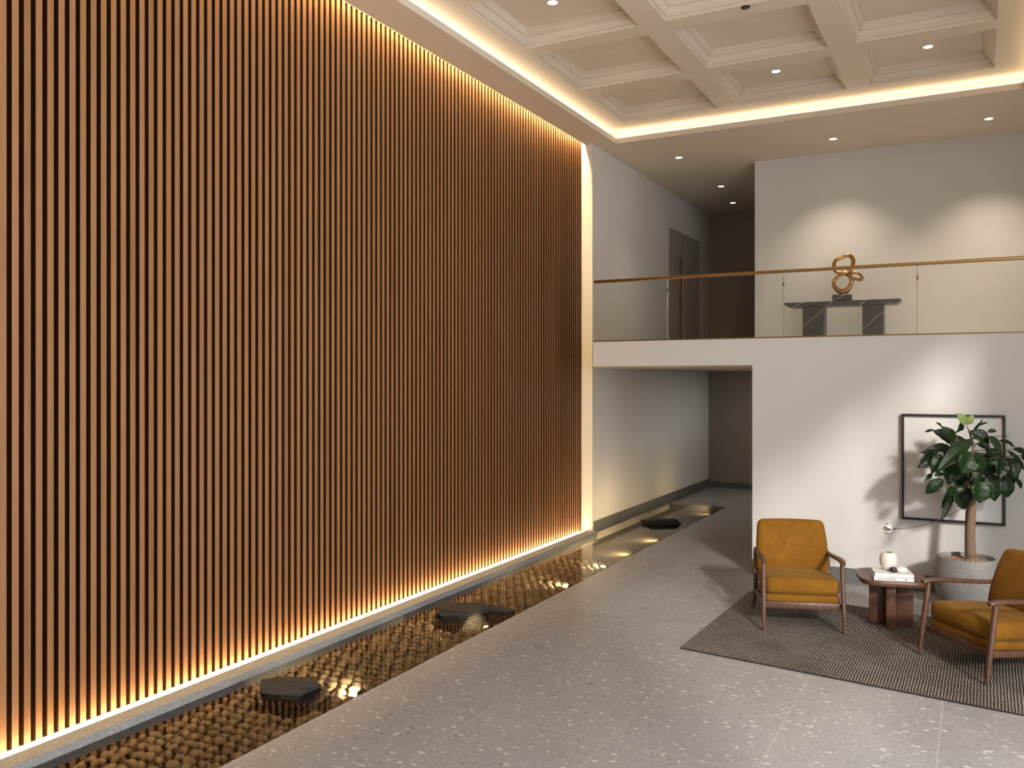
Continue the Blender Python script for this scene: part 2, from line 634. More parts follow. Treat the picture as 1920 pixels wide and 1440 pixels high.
# ------------------------------------------------------------------ setting
ZC = 5.78                       # lower ceiling
ZR = 6.0                        # raised coffered ceiling
YB = 10.4                       # face of the lower back wall and balcony
YU = 14.15                      # upper back wall
YE = 18.3                       # end of the corridor
YN = -4.2                       # wall behind the camera
XP = -3.95                      # pool edge
SLX = -5.19                     # face of the slats
YS = 11.95                      # end of the slat wall
ZS0, ZS1 = 2.46, 2.775          # balcony slab

struct(MB().box(XP, XR, YN, YE, -.3, 0).box(-5.02, XP, 15.6, YE, -.3, 0).box(-5.4, XP, YN, -1.0, -.3, 0).build('floor', FLOOR))
b = MB()
b.box(-5.40, XP, -1.0, 15.6, -.40, -.27)                  # bottom
b.box(-5.30, XP, 10.7, 15.6, -.27, -.12)
b.box(-5.40, -5.30, -1.0, 15.6, -.27, -.05)
struct(b.build('trim_1', BASIN))                          # pool basin lining
struct(MB().box(-5.30, -4.955, -1.0, YS + .04, -.27, .018).box(-5.11, -4.955, -1.0, YS + .04, .018, .042).build('trim_2', CURB))   # granite curb under the slats
struct(MB().box(-5.45, -5.30, YN, YS, -.27, ZR).build('wall_left', BACK))
struct(MB().box(-5.45, -5.02, YS, YE, .0, ZC).box(-5.45, -5.02, YS + .04, 15.6, -.27, 0).build('wall_corridor', STUB))
struct(MB().box(-5.45, -2.0, YE, YE + .15, 0, ZC).build('wall_end', END_SHADE))
# lower back wall with the corridor's right side
struct(MB().box(-2.33, XR, YB, YB + .2, 0, ZS0).box(-2.33, -2.13, YB + .2, YE, 0, ZS0).build('wall_lower', WALL))
# balcony slab, its left end runs back to the white wall end
struct(MB().prism([(-4.36, YB), (XR, YB), (XR, YU + .2), (-2.9, YU + .2), (-2.9, YE), (-5.02, YE), (-5.02, 12.05)], ZS0, ZS1).build('floor_balcony', WALL))
struct(MB().box(-3.13, XR, YU, YU + .2, ZS1, ZC).box(-3.13, -2.93, YU + .2, YE, ZS1, ZC).build('wall_upper', WALL))
# right wall with the tall window opening
struct(MB().box(XR, XR + .2, YN, WY0, 0, ZR).box(XR, XR + .2, WY1, YU + .2, 0, ZR).box(XR, XR + .2, WY0, WY1, 0, WZ0).box(XR, XR + .2, WY0, WY1, WZ1, ZR).build('wall_right', WALL))
struct(MB().box(-5.45, XR + .2, YN - .15, YN, -.3, ZR).build('wall_near', WALL))
b = MB()
n = 6
for i in range(n + 1):
    y = WY0 + (WY1 - WY0) * i / n
    b.box(XR + .02, XR + .12, y - .03, y + .03, WZ0, WZ1)
b.box(XR + .02, XR + .12, WY0, WY1, WZ0, WZ0 + .05).box(XR + .02, XR + .12, WY0, WY1, WZ1 - .05, WZ1).box(XR + .02, XR + .12, WY0, WY1, 2.55, 2.61)
struct(b.build('window_1', DARKMET))

# ceiling: lower ring, cove lip, raised part with coffers
CX0, CX1, CY0, CY1 = -4.70, .50, -3.4, 12.10
CXE = -5.115                    # edge of the light slot along the slats
b = MB()
b.box(CXE, CX0 - .035, YN, YS, ZC, ZC + .02)
b.box(CX1 + .035, XR, YN, CY1 + .035, ZC, ZC + .02)
b.box(CX0 - .035, CX1 + .035, YN, CY0 - .035, ZC, ZC + .02)
b.box(-5.45, CX0 - .035, YS, YE + .15, ZC, ZC + .02)
b.box(CX0 - .035, XR, CY1 + .035, YE + .15, ZC, ZC + .02)
lip = .035
for z0, z1 in ((ZC, ZC + .075),):
    b.box(CX0 - lip, CX0, CY0 - lip, CY1 + lip, z0, z1)
    b.box(CX1, CX1 + lip, CY0 - lip, CY1 + lip, z0, z1)
    b.box(CX0, CX1, CY1, CY1 + lip, z0, z1)
    b.box(CX0, CX1, CY0 - lip, CY0, z0, z1)
g = .24
b.box(CX0 - g - .03, CX0 - g, CY0 - g, CY1 + g, ZC + .02, ZR)
b.box(CX1 + g, CX1 + g + .03, CY0 - g, CY1 + g, ZC + .02, ZR)
b.box(CX0 - g, CX1 + g, CY1 + g, CY1 + g + .03, ZC + .02, ZR)
b.box(CX0 - g, CX1 + g, CY0 - g - .03, CY0 - g, ZC + .02, ZR)
b.box(CXE - .02, CXE, YN, YS, ZC, 5.95)                   # slot side
b.box(-5.30, CXE, YN, YS, 5.95, 5.97)                     # slot top
struct(b.build('ceiling', CEIL))
cofx = [(-4.49 + 1.655 * i, -4.49 + 1.655 * i + 1.37) for i in range(3)]
cofy = [(11.83 - 1.57 * j - 1.30, 11.83 - 1.57 * j) for j in range(4)]
xs = sorted([CX0 - g, CX1 + g] + [v for p in cofx for v in p])
ys = sorted([CY0 - g, CY1 + g] + [v for p in cofy for v in p])
b = MB()
for i in range(len(xs) - 1):
    for j in range(len(ys) - 1):
        if any(abs(xs[i] - p[0]) < 1e-6 for p in cofx) and any(abs(ys[j] - q[0]) < 1e-6 for q in cofy):
            continue
        b.add([(xs[i], ys[j], ZR), (xs[i + 1], ys[j], ZR), (xs[i + 1], ys[j + 1], ZR), (xs[i], ys[j + 1], ZR)], [(0, 1, 2, 3)])
raised = struct(b.build('ceiling_raised', CEIL))
PZ = .18
prof = [(0, 0), (0, .030), (.030, .030), (.030, .052), (.048, .060), (.058, .085), (.058, .105), (.085, .105), (.085, .130), (.105, .140), (.105, PZ)]
for (x0, x1) in cofx:
    for (y0, y1) in cofy:
        b = MB()
        vs, fs = [], []
        for (d, z) in prof:
            vs += [(x0 + d, y0 + d, ZR + z), (x1 - d, y0 + d, ZR + z), (x1 - d, y1 - d, ZR + z), (x0 + d, y1 - d, ZR + z)]
        for i in range(len(prof) - 1):
            for k in range(4):
                k2 = (k + 1) % 4
                fs.append((i * 4 + k, i * 4 + k2, i * 4 + 4 + k2, i * 4 + 4 + k))
        q = (len(prof) - 1) * 4
        fs.append((q, q + 1, q + 2, q + 3))
        b.add(vs, fs)
        b.build('coffer', CEIL, raised)
struct(MB().box(-5.45, XR + .2, YN, YS + .5, 6.32, 6.4).build('ceiling_deck', CEIL))

# skirtings
struct(MB().box(-5.02, -5.003, YS + .04, YE, 0.0, .175).build('baseboard_corridor', BASEB))
struct(MB().box(-5.003, -2.33, YE - .015, YE, 0, .12).build('baseboard_end', BASEB))
struct(MB().box(-2.33, XR, YB - .018, YB, 0, .175).build('baseboard_lower', BASEB))
struct(MB().box(-3.13, XR, YU - .015, YU, ZS1, ZS1 + .1).build('baseboard_upper', WALL))

# door on the upper gallery's left wall
d1 = struct(MB().box(-5.02, -4.995, 15.55, 15.63, ZS1, 5.10).box(-5.02, -4.995, 17.45, 17.53, ZS1, 5.10).box(-5.02, -4.995, 15.63, 17.45, 5.02, 5.10).box(-5.02, -4.995, 16.55, 16.62, ZS1, 5.02).build('door_1', DOORM))
MB().box(-5.02, -5.005, 15.63, 17.45, ZS1, 5.02).build('door_panel', DOORM, d1)
b = MB()
b.tube([(-4.93, 16.18, 2.98), (-4.93, 16.18, 4.62)], .022, 10)
for z in (3.1, 3.8, 4.5):
    b.tube([(-5.01, 16.18, z), (-4.93, 16.18, z)], .012, 8)
b.build('door_handle', BRASS_D, d1, True, 40)

# ------------------------------------------------------------------ slat wall
sw = thing('slat_wall', 'tall wall of vertical warm oak slats with dark gaps above the pool', 'wall panelling', (SLX, 4.0, .06))
def rel(o, org):
    o.location = (-org[0], -org[1], -org[2])
    return o
ORG = (SLX, 4.0, .06)
b = MB()
pitch, wid = .0765, .043
y = YS - .012 - wid
k = 0
while y > -1.0:
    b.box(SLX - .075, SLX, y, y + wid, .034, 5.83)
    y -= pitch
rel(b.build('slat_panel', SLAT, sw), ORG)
rel(MB().box(SLX - .10, SLX - .0755, -1.0, YS - .005, .02, 5.94).build('backing_panel', BACK, sw), ORG)
rel(MB().box(SLX - .075, SLX + .001, -1.0, YS - .005, 5.812, 5.94).build('header_board', SLAT, sw), ORG)
# light strips along the slats
t = thing('light_strip', 'bright warm light strip along the foot of the slat wall on the stone curb', 'light strip', (-5.15, 4.0, .0185))
rel(MB().box(-5.188, -5.112, -1.0, YS - .01, .0185, .026).build('channel', LEDHOUSE, t), (-5.15, 4.0, .0185))
rel(MB().box(-5.186, -5.116, -1.0, YS - .07, .026, .038).build('diffuser', LED_BOT, t), (-5.15, 4.0, .0185))
t = thing('light_strip', 'warm light strip hidden in the ceiling slot over the slat tops', 'light strip', (-5.16, 4.0, 5.93))
rel(MB().box(-5.18, -5.14, -1.0, YS - .01, 5.938, 5.9495).build('channel', LEDHOUSE, t), (-5.16, 4.0, 5.93))
rel(MB().box(-5.178, -5.142, -1.0, YS - .01, 5.926, 5.938).build('diffuser', LED_TOP, t), (-5.16, 4.0, 5.93))
# cove strips
def cove(label, x0, x1, y0, y1):
    o = ((x0 + x1) / 2, (y0 + y1) / 2, ZC + .02)
    t = thing('cove_light', label, 'light strip', o, 0, 'cove lights around the coffered ceiling')
    rel(MB().box(x0, x1, y0, y1, ZC + .02, ZC + .10).build('channel', LEDHOUSE, t), o)
    i = .008
    rel(MB().box(x0 + i, x1 - i, y0 + i, y1 - i, ZC + .10, ZC + .112).build('diffuser', LED_COVE, t), o)
cove('warm cove light strip along the ceiling recess edge beside the slat wall', CX0 - .20, CX0 - .15, CY0, CY1 + .15)
cove('warm cove light strip across the far edge of the coffered ceiling', CX0 - .14, CX1 + .14, CY1 + .15, CY1 + .20)
cove('warm cove light strip down the right edge of the coffered ceiling', CX1 + .15, CX1 + .20, CY0, CY1 + .15)

# ------------------------------------------------------------------ ceiling lamps
def make_downlight(lit=True):
    t = thing('downlight', '', 'ceiling lamp')
    b = MB()
    b.lathe([(.052, .0), (.064, -.001), (.064, -.006), (.056, -.009), (.050, -.006), (.050, .0)], 28)
    b.build('trim_ring', TRIMW, t, True, 40)
    b = MB()
    b.lathe([(.0005, -.003), (.03, -.0035), (.0505, -.004), (.0505, .0), (.0005, .0)], 28)
    b.build('lens', LENS if lit else TRIMW, t, True, 40)
    return t
def add_spot(t, energy, angle=75, blend=.8):
    ld = bpy.data.lights.new('downlight_beam', 'SPOT')
    ld.energy = energy
    ld.spot_size = R(angle)
    ld.spot_blend = blend
    ld.color = (1.0, .84, .64)
    ld.shadow_soft_size = .05
    o = bpy.data.objects.new('downlight_beam', ld)
    COL.objects.link(o)
    o.parent = t
    o.location = (0, 0, -.02)
    return o
lit0 = make_downlight(True)
off0 = make_downlight(False)
used = {0: False, 1: False}
def downlight(u, v, z, label, group, lit=True, energy=0, angle=75, blend=.8):
    t0 = (z - CAM_H) * FPX / (710 - v)
    p = at(u, v, t0)
    src = lit0 if lit else off0
    if not used[int(lit)]:
        t = src
        used[int(lit)] = True
    else:
        t = src.copy()
        COL.objects.link(t)
        for ch in [c for c in src.children if c.type == 'MESH']:
            c = ch.copy()
            COL.objects.link(c)
            c.parent = t
    t.location = (p.x, p.y, z)
    tag(t, label, 'ceiling lamp', group)
    if energy:
        add_spot(t, energy, angle, blend)
ZP = ZR + PZ
G1, G2 = 'downlights in the coffers', 'downlights in the lower ceiling'
downlight(1036, 4, ZP, 'lit round downlight in the coffer nearest the slat wall', G1, True, 60, 90)
downlight(1455, 133, ZP, 'lit round downlight in the middle coffer of the far row', G1, True, 60, 90)
downlight(1740, 87, ZP, 'lit round downlight in the right coffer of the far row', G1, True, 60, 90)
downlight(1412, 43, ZP, 'unlit pale downlight in the middle coffer of the second row', G1, False)
downlight(1217, 173, ZP, 'unlit faint downlight in the far left coffer by the cove corner', G1, False)
downlight(1147, 100, ZP, 'unlit faint downlight in the second left coffer from the back', G1, False)
downlight(1273, 295, ZC, 'lit small downlight in the lower ceiling just past the cove corner', G2, True, 25, 80)
downlight(1562, 260, ZC, 'lit small downlight above the gold sculpture on the gallery', G2, True, 200, 104, 1.0)
downlight(1854, 222, ZC, 'lit small downlight at the right above the bright patch of gallery wall', G2, True, 250, 100, 1.0)
downlight(1352, 349, ZC, 'lit small downlight in the gallery corridor ceiling, nearer of the two', G2, True, 5)
downlight(1374, 380, ZC, 'lit small downlight deepest in the gallery corridor ceiling', G2, True, 4)
p = at(1398, 13, (ZR - CAM_H) * FPX / (710 - 13))
t = thing('ceiling_sensor', 'small dark round sensor on the beam between two coffers', 'sensor', (p.x, p.y, ZR))
MB().lathe([(.0005, 0), (.045, 0), (.045, -.008), (.036, -.014), (.0005, -.014)], 24).build('housing', DARKMET, t, True, 40)
MB().lathe([(.0005, -.014), (.014, -.014), (.012, -.026), (.0005, -.028)], 16).build('dome', BRASS_D, t, True, 40)

# ------------------------------------------------------------------ pool
WZ = -.014
o = MB().add([(-5.02, -1.0, WZ), (XP, -1.0, WZ), (XP, 15.6, WZ), (-5.02, 15.6, WZ)], [(0, 1, 2, 3)]).build('pool_water', WATER)
tag(o, 'shallow clear water of the long reflecting pool beside the slat wall', 'water', None, 'stuff')

random.seed(11)
def pebble_bm(seed):
    rr = random.Random(seed)
    bm = bmesh.new()
    bmesh.ops.create_icosphere(bm, subdivisions=2, radius=1)
    sx, sy, sz = 1.0, rr.uniform(.72, .95), rr.uniform(.5, .68)
    off = Vector((rr.uniform(0, 50), rr.uniform(0, 50), rr.uniform(0, 50)))
    for v in bm.verts:
        k = 1 + .22 * noise.noise(v.co * 1.1 + off)
        v.co = Vector((v.co.x * sx * k, v.co.y * sy * k, v.co.z * sz * k))
    return bm
pmesh = []
for i in range(10):
    o = MB().bm(pebble_bm(100 + i)).build('pebble', PEB, None, True)
    pmesh.append(o.data)
    bpy.data.objects.remove(o)
BED = -.145
spots = []
def jitter_grid(step, y0, y1, jit):
    out = []
    row = 0
    y = y0
    while y < y1:
        x = -5.0 + (step / 2 if row % 2 else 0) + step * .3
        while x < XP - step * .35:
            out.append((x + random.uniform(-jit, jit), y + random.uniform(-jit, jit)))
            x += step
        y += step * .87
        row += 1
    return out
rocks_at = [(-4.50, 4.96, .31), (-4.50, 7.36, .31), (-4.18, 7.62, .22)]
def near_rock(x, y):
    return any(math.hypot(x - a, y - c) < r_ for a, c, r_ in rocks_at)
pts = [p for p in jitter_grid(.108, 3.42, 10.6, .008) if not near_rock(*p)]
pts.sort(key=lambda p: p[1] - .25 * p[0])
# visible ones nearest the camera become single stones
vis, rest = [], []
for p in pts:
    c = Vector((p[0], p[1], BED + .03)) - Vector((0, 0, CAM_H))
    f = c.dot(FWD)
    v = 710 - FPX * c.z / f
    xe = XP * (CAM_H - BED) / CAM_H
    (vis if (v < 1450 and p[0] < xe + .03 and len(vis) < 300) else rest).append(p)
for i, (x, y) in enumerate(vis):
    o = bpy.data.objects.new('pebble', random.choice(pmesh))
    COL.objects.link(o)
    s = random.uniform(.042, .051)
    o.scale = (s, s, s)
    o.location = (x, y, BED + .022 + random.uniform(0, .012))
    o.rotation_euler = (random.uniform(-.25, .25), random.uniform(-.25, .25), random.uniform(0, 6.28))
    tag(o, 'smooth tan river pebble lying under water in the pool', 'pebble', 'tan pebbles on the pool bed')
b = MB()
def add_pebbles(lst, zc, s0, s1):
    for (x, y) in lst:
        me = random.choice(pmesh)
        s = random.uniform(s0, s1)
        m = Matrix.Translation((x, y, zc + random.uniform(0, .012))) @ Matrix.Rotation(random.uniform(0, 6.28), 4, 'Z') @ Matrix.Rotation(random.uniform(-.3, .3), 4, 'X') @ Matrix.Scale(s, 4)
        b.add([m @ v.co for v in me.vertices], [tuple(pp.vertices) for pp in me.polygons])
add_pebbles(rest, BED + .022, .044, .056)
add_pebbles([p for p in jitter_grid(.085, 3.3, 10.5, .02) if not near_rock(*p)], BED - .062, .040, .048)
o = b.build('pebble_bed', PEB, None, True)
tag(o, 'bed of tan river pebbles covering the bottom of the pool', 'pebbles', None, 'stuff')

def rock(name, label, c, dims, seed, rz, npts=26):
    """block of slate: a sphere cut by random planes, then roughened"""
    rr = random.Random(seed)
    bm = bmesh.new()
    bmesh.ops.create_icosphere(bm, subdivisions=5, radius=1.25)
    planes = []
    for i in range(npts // 2):
        a = rr.uniform(0, 2 * PI)
        planes.append((Vector((math.cos(a), math.sin(a), rr.uniform(-.25, .55))).normalized(), rr.uniform(.62, .95)))
    planes.append((Vector((rr.uniform(-.22, .22), rr.uniform(-.22, .22), 1)).normalized(), .72))
    planes.append((Vector((rr.uniform(-.5, .5), rr.uniform(-.5, .5), 1)).normalized(), .80))
    for v in bm.verts:
        d = v.co.normalized()
        k = 1.25
        for nn, dd in planes:
            q = d.dot(nn)
            if q > 1e-4:
                k = min(k, dd / q)
        p = d * k
        p += d * (.05 * noise.noise(p * 2.6 + Vector((seed, 0, 0))) + .022 * noise.noise(p * 9))
        layer = .02 * math.sin(p.z * 26 + 2 * noise.noise(p * 2))
        p += Vector((d.x, d.y, 0)) * layer
        v.co = Vector((p.x * dims[0], p.y * dims[1], p.z * dims[2]))
    o = MB().bm(bm).build(name, ROCK, None, True, 30)
    o.location = c
    o.rotation_euler = (0, 0, rz)
    return tag(o, label, 'rock', 'dark rocks in the pool')
rock('slate_rock', 'large dark slate rock breaking the water nearest the camera', (-4.50, 4.96, -.04), (.28, .21, .13), 5, .9)
rock('slate_rock', 'dark angular slate rock midway along the pool', (-4.52, 7.34, -.04), (.28, .22, .14), 9, .5)
rock('slate_rock', 'small dark rock touching the right side of the midway pool rock', (-4.18, 7.62, -.06), (.17, .12, .10), 14, .2, 20)
rock('slate_rock', 'low dark rock in the pool inside the corridor', (-4.45, 13.40, -.01), (.34, .15, .09), 21, .5)

def make_pool_light():
    t = thing('pool_light', '', 'pool lamp')
    m = Matrix.Rotation(R(-62), 4, 'Y')
    b = MB().lathe([(.0005, -.03), (.03, -.03), (.036, -.02), (.036, .02), (.030, .022), (.030, .012), (.0005, .012)], 20)
    b.v = [tuple(m @ Vector(v)) for v in b.v]
    b.build('housing', DARKMET, t, True, 40)
    b = MB().lathe([(.0005, .014), (.029, .014), (.029, .017), (.0005, .019)], 20)
    b.v = [tuple(m @ Vector(v)) for v in b.v]
    b.build('lens', POOL_LENS, t, True, 40)
    ld = bpy.data.lights.new('pool_beam', 'SPOT')
    ld.energy = 20
    ld.spot_size = R(130)
    ld.spot_blend = .9
    ld.color = (1.0, .74, .38)
    ld.shadow_soft_size = .02
    lo = bpy.data.objects.new('pool_beam', ld)
    COL.objects.link(lo)
    lo.parent = t
    lo.location = (-.03, 0, .045)
    lo.rotation_euler = Vector((-1, 0, -.75)).to_track_quat('-Z', 'Y').to_euler()
    return t
pl0 = make_pool_light()
PL = [(5.31, 'underwater lamp at the pool edge beside the nearest slate rock'),
      (7.30, 'underwater lamp at the pool edge beside the midway slate rock'),
      (9.15, 'underwater lamp at the far end of the slat wall\'s reflection'),
      (10.30, 'underwater lamp at the pool edge just past the end of the slats'),
      (11.30, 'underwater lamp at the corridor mouth of the pool'),
      (12.45, 'underwater lamp in the corridor just before the low dark rock'),
      (13.80, 'underwater lamp beside the low dark rock in the corridor'),
      (15.35, 'underwater lamp at the far corner of the pool in the corridor')]
for i, (y, lab) in enumerate(PL):
    t = pl0 if i == 0 else copy_tree(pl0)
    t.location = (XP - .17, y, -.10 if y < 10.6 else -.075)
    tag(t, lab, 'pool lamp', 'underwater lamps along the pool edge')
    if y > 11:
        for lo in [c for c in t.children if c.type == 'LIGHT']:
            lo.data = lo.data.copy()
            lo.data.energy = 34 if y < 13 else 12
            lo.data.spot_size = R(150)
            lo.rotation_euler = Vector((-1, 0, .12)).to_track_quat('-Z', 'Y').to_euler()

# ------------------------------------------------------------------ balcony railing
RO = (-4.36, YB, ZS1)
rl = thing('glass_railing', 'frameless clear glass railing with slim brass handrail along the gallery edge', 'railing', RO)
def rr_(o):
    return rel(o, RO)
edges = [-4.355, -3.383, -1.985, -.567, .84, 2.24, XR - .01]
for i in range(len(edges) - 1):
    rr_(MB().box(edges[i] + .006, edges[i + 1] - .006, YB + .045, YB + .057, ZS1 + .012, 3.535).build('glass_panel', GLASS, rl))
for x in edges[1:-1]:
    rr_(MB().box(x - .005, x + .005, YB + .044, YB + .058, ZS1 + .012, 3.535).build('joint_strip', GLASSEDGE, rl))
    b = MB()
    b.rbox(Vector((x + .004, YB + .051, 3.40)), (.022, .035, .045), .004)
    rr_(b.build('clip', BRASS_D, rl, True, 40))
b = MB()
b.rbox(Vector(((-4.36 + XR) / 2, YB + .05, 3.552)), (XR + 4.36, .055, .036), .008, 3)
rr_(b.build('handrail', BRASS, rl, True, 40))
rr_(MB().box(-4.36, XR, YB - .004, YB + .07, ZS1, ZS1 + .014).build('base_trim', BRASS_D, rl))

# ------------------------------------------------------------------ gallery console and sculpture
cy = 13.72
CO = (-1.75, cy, ZS1)
ct = thing('console_table', 'black veined marble console table behind the gallery railing', 'table', CO)
b = MB()
b.prism([(-2.555 + 1.75, .640), (-2.49 + 1.75, .600), (.735, .600), (.80, .640), (.80, .668), (-.805, .668)], -.19, .19, 'y')
b.build('table_top', MARBLE, ct)
MB().rbox(Vector((-.395, 0, .30)), (.30, .30, .60), .004).build('leg', MARBLE, ct)
MB().rbox(Vector((.43, 0, .30)), (.28, .30, .60), .004).build('leg', MARBLE, ct)
# gold sculpture of three loops
def sp(cx, cy_, dy=0.0):
    u, v = 1380 + cx / 4.8, 440 + cy_ / 4.8
    r_ = FWD + RGT * ((u - 960) / FPX)
    t_ = cy / r_.y
    q = at(u, v, t_)
    return Vector((q.x, cy + dy, q.z))
SO = sp(957, 580)
SO.z = ZS1 + .668
sc = thing('loop_sculpture', 'polished gold sculpture of three entwined loops on the marble console', 'sculpture', SO)
b = MB()
b.softbox((.135, .07, .055), .02, 3, 0, Matrix.Translation((0, 0, .055)))
b.build('base_block', MARBLE, sc, True)
def loop(pts, rad):
    ps = [sp(x, y, d) - SO for x, y, d in pts]
    ps = smooth_path(ps, 6, True)
    return MB().tube(ps, lerp_list(rad + [rad[0]], len(ps)), 14, True)
loop([(885, 300, -.03), (893, 240, -.01), (950, 205, .02), (1015, 185, .03), (1052, 225, .02), (1045, 290, 0), (1005, 335, -.03), (945, 345, -.05), (900, 330, -.04)], [.030, .027, .026, .028, .033, .033, .030, .028, .03]).build('upper_loop', GOLD, sc, True)
loop([(905, 385, .03), (955, 352, .02), (1010, 365, -.01), (1042, 410, -.02), (1030, 460, -.01), (990, 505, .0), (945, 512, .01), (895, 480, .02), (876, 430, .03)], [.030, .027, .026, .028, .034, .042, .044, .036, .03]).build('lower_loop', GOLD, sc, True)
loop([(1030, 355, -.02), (1075, 345, -.04), (1120, 362, -.05), (1142, 395, -.05), (1120, 408, -.04), (1075, 400, -.01), (1042, 385, .0)], [.022, .020, .021, .026, .026, .022, .022]).build('side_loop', GOLD, sc, True)

# ------------------------------------------------------------------ rug
rq = [(-2.214, 7.21), (1.75, 6.67), (1.75, 9.02), (-2.149, 9.49)]
b = MB()
nx, ny = 40, 24
def rp(i, j):
    s_, t_ = i / nx, j / ny
    a = Vector(rq[0]).lerp(Vector(rq[1]), s_)
    c = Vector(rq[3]).lerp(Vector(rq[2]), s_)
    return a.lerp(c, t_)
vs, fs = [], []
for j in range(ny + 1):
    for i in range(nx + 1):
        q = rp(i, j)
        vs.append((q.x, q.y, .013))
for j in range(ny):
    for i in range(nx):
        a = j * (nx + 1) + i
        fs.append((a, a + 1, a + nx + 2, a + nx + 1))
rg = thing('rug', 'large ribbed grey-brown wool rug under the seating group', 'rug', (-.2, 8.1, 0))
o = b.add(vs, fs).build('pile', RUG, rg)
o.location = (.2, -8.1, 0)
me = o.data
uvl = me.uv_layers.new(name='UVMap')
for lp in me.loops:
    j, i = divmod(lp.vertex_index, nx + 1)
    uvl.data[lp.index].uv = (i / nx * 4.0, j / ny * 2.3)
o = MB().prism(rq, .001, .012).build('binding', RUGEDGE, rg)
o.location = (.2, -8.1, 0)

# ------------------------------------------------------------------ armchairs
def make_chair(label):
    c = thing('armchair', label, 'chair', group='mustard armchairs on the rug')
    W = .345
    # seat, front at y=0, back at +y
    tilt = Matrix.Rotation(R(-3.5), 4, 'X')
    b = MB()
    b.softbox((.325, .315, .078), .05, 7, .012, Matrix.Translation((0, .325, .368)) @ tilt)
    b.build('seat_cushion', VELVET, c, True)
    b = MB()
    b.softbox((.322, .31, .034), .018, 6, .0, Matrix.Translation((0, .325, .258)) @ tilt)
    b.build('seat_base', VELVET, c, True)
    def flare(p):
        p.x *= 1 - .045 * (p.z / .30)
        p.y += .035 * (p.z / .30) ** 2
        return p
    b = MB()
    b.softbox((.325, .066, .262), .05, 7, .012, Matrix.Translation((0, .69, .632)) @ Matrix.Rotation(R(-19), 4, 'X'), flare)
    b.build('backrest', VELVET, c, True)
    # frame
    b = MB()
    b.rbox(Vector((0, .016, .218)), (2 * W - .03, .034, .060), .008)
    b.rbox(Vector((0, .62, .18)), (2 * W - .03, .034, .046), .008)
    for sx in (-1, 1):
        b.tube([(sx * (W - .008), 0, .224), (sx * (W - .008), .64, .190)], [(.028, .020)] * 2, 10, sq=3.5, up=(0, 0, 1))
    b.build('seat_frame', WALNUT, c, True, 35)
    for sx in (-1, 1):
        X = sx * W
        pts = smooth_path([(X + sx * .006, -.055, .0), (X + sx * .002, -.030, .20), (X, .0, .40), (X, .028, .602)], 5)
        MB().tube(pts, lerp_list([.0135, .021, .022, .019], len(pts)), 12, sq=2.6).build('front_leg', WALNUT, c, True, 60)
        pts = smooth_path([(X + sx * .006, .80, .0), (X, .735, .10), (X, .665, .21), (X, .68, .38), (X, .74, .575)], 5)
        MB().tube(pts, lerp_list([.014, .020, .024, .020, .016], len(pts)), 12, sq=2.6).build('rear_leg', WALNUT, c, True, 60)
        pts = smooth_path([(X, -.030, .612), (X, .035, .624), (X, .16, .622), (X - sx * .004, .40, .598), (X - sx * .008, .60, .583), (X - sx * .01, .765, .585)], 5)
        ra = [(.014, .020), (.020, .028), (.019, .030), (.018, .026), (.017, .023), (.014, .019)]
        n_ = len(pts)
        ra2 = list(zip(lerp_list([a[0] for a in ra], n_), lerp_list([a[1] for a in ra], n_)))
        MB().tube(pts, ra2, 14, sq=2.6, up=(0, 0, 1)).build('armrest', WALNUT, c, True, 60)
    # back support rails behind the cushion
    b = MB()
    for sx in (-1, 1):
        b.tube(smooth_path([(sx * .24, .60, .20), (sx * .24, .73, .50), (sx * .23, .85, .80)], 4), .014, 8)
    b.tube([(-.25, .80, .62), (.25, .80, .62)], .013, 8)
    b.build('back_frame', WALNUT, c, True, 50)
    return c
ch1 = make_chair('mustard velvet armchair with dark wooden arms in front of the wall corner')
ch2 = copy_tree(ch1)
ch2['label'] = 'mustard velvet armchair at the right turned towards the pool, beside the plant pot'
RUGZ = .013
ch1.location = (-1.385, 8.21, RUGZ + .007)
ch1.rotation_euler = (0, 0, R(18.5))
ch2.location = (-.13, 7.715, RUGZ + .007)
ch2.scale = (1.08, .98, .97)
ch2.rotation_euler = (0, 0, R(-50))

# ------------------------------------------------------------------ side table, books, vase, stones
TX, TY = -.70, 8.83
st = thing('side_table', 'dark walnut side table with rounded top between the two armchairs', 'table', (TX, TY, RUGZ), R(14))
TH = .455
pts = []
for k in range(64):
    a = 2 * PI * k / 64
    ca, sa = math.cos(a), math.sin(a)
    e = 2 / 3.8
    pts.append((.295 * math.copysign(abs(ca) ** e, ca), .305 * math.copysign(abs(sa) ** e, sa)))
b = MB()
n = len(pts)
vs, fs = [], []
for (sc_, z) in ((.985, TH - .045), (1.0, TH - .038), (1.0, TH - .006), (.985, TH)):
    vs += [(x * sc_, y_ * sc_, z) for x, y_ in pts]
for i in range(3):
    for k in range(n):
        k2 = (k + 1) % n
        fs.append((i * n + k, i * n + k2, (i + 1) * n + k2, (i + 1) * n + k))
fs += [tuple(range(n - 1, -1, -1)), tuple(range(3 * n, 4 * n))]
b.add(vs, fs).build('table_top', WALNUT_T, st, True, 40)
base_rot = R(-9.5)
for k in range(4):
    a = base_rot + k * PI / 2 - PI / 2
    m = Matrix.Rotation(a, 4, 'Z') @ Matrix.Translation((.115, 0, (TH - .045) / 2))
    MB().rbox(m.translation, (.15, .085, TH - .046), .008, 2, m.to_3x3().to_4x4()).build('leg', WALNUT_T, st, True, 40)

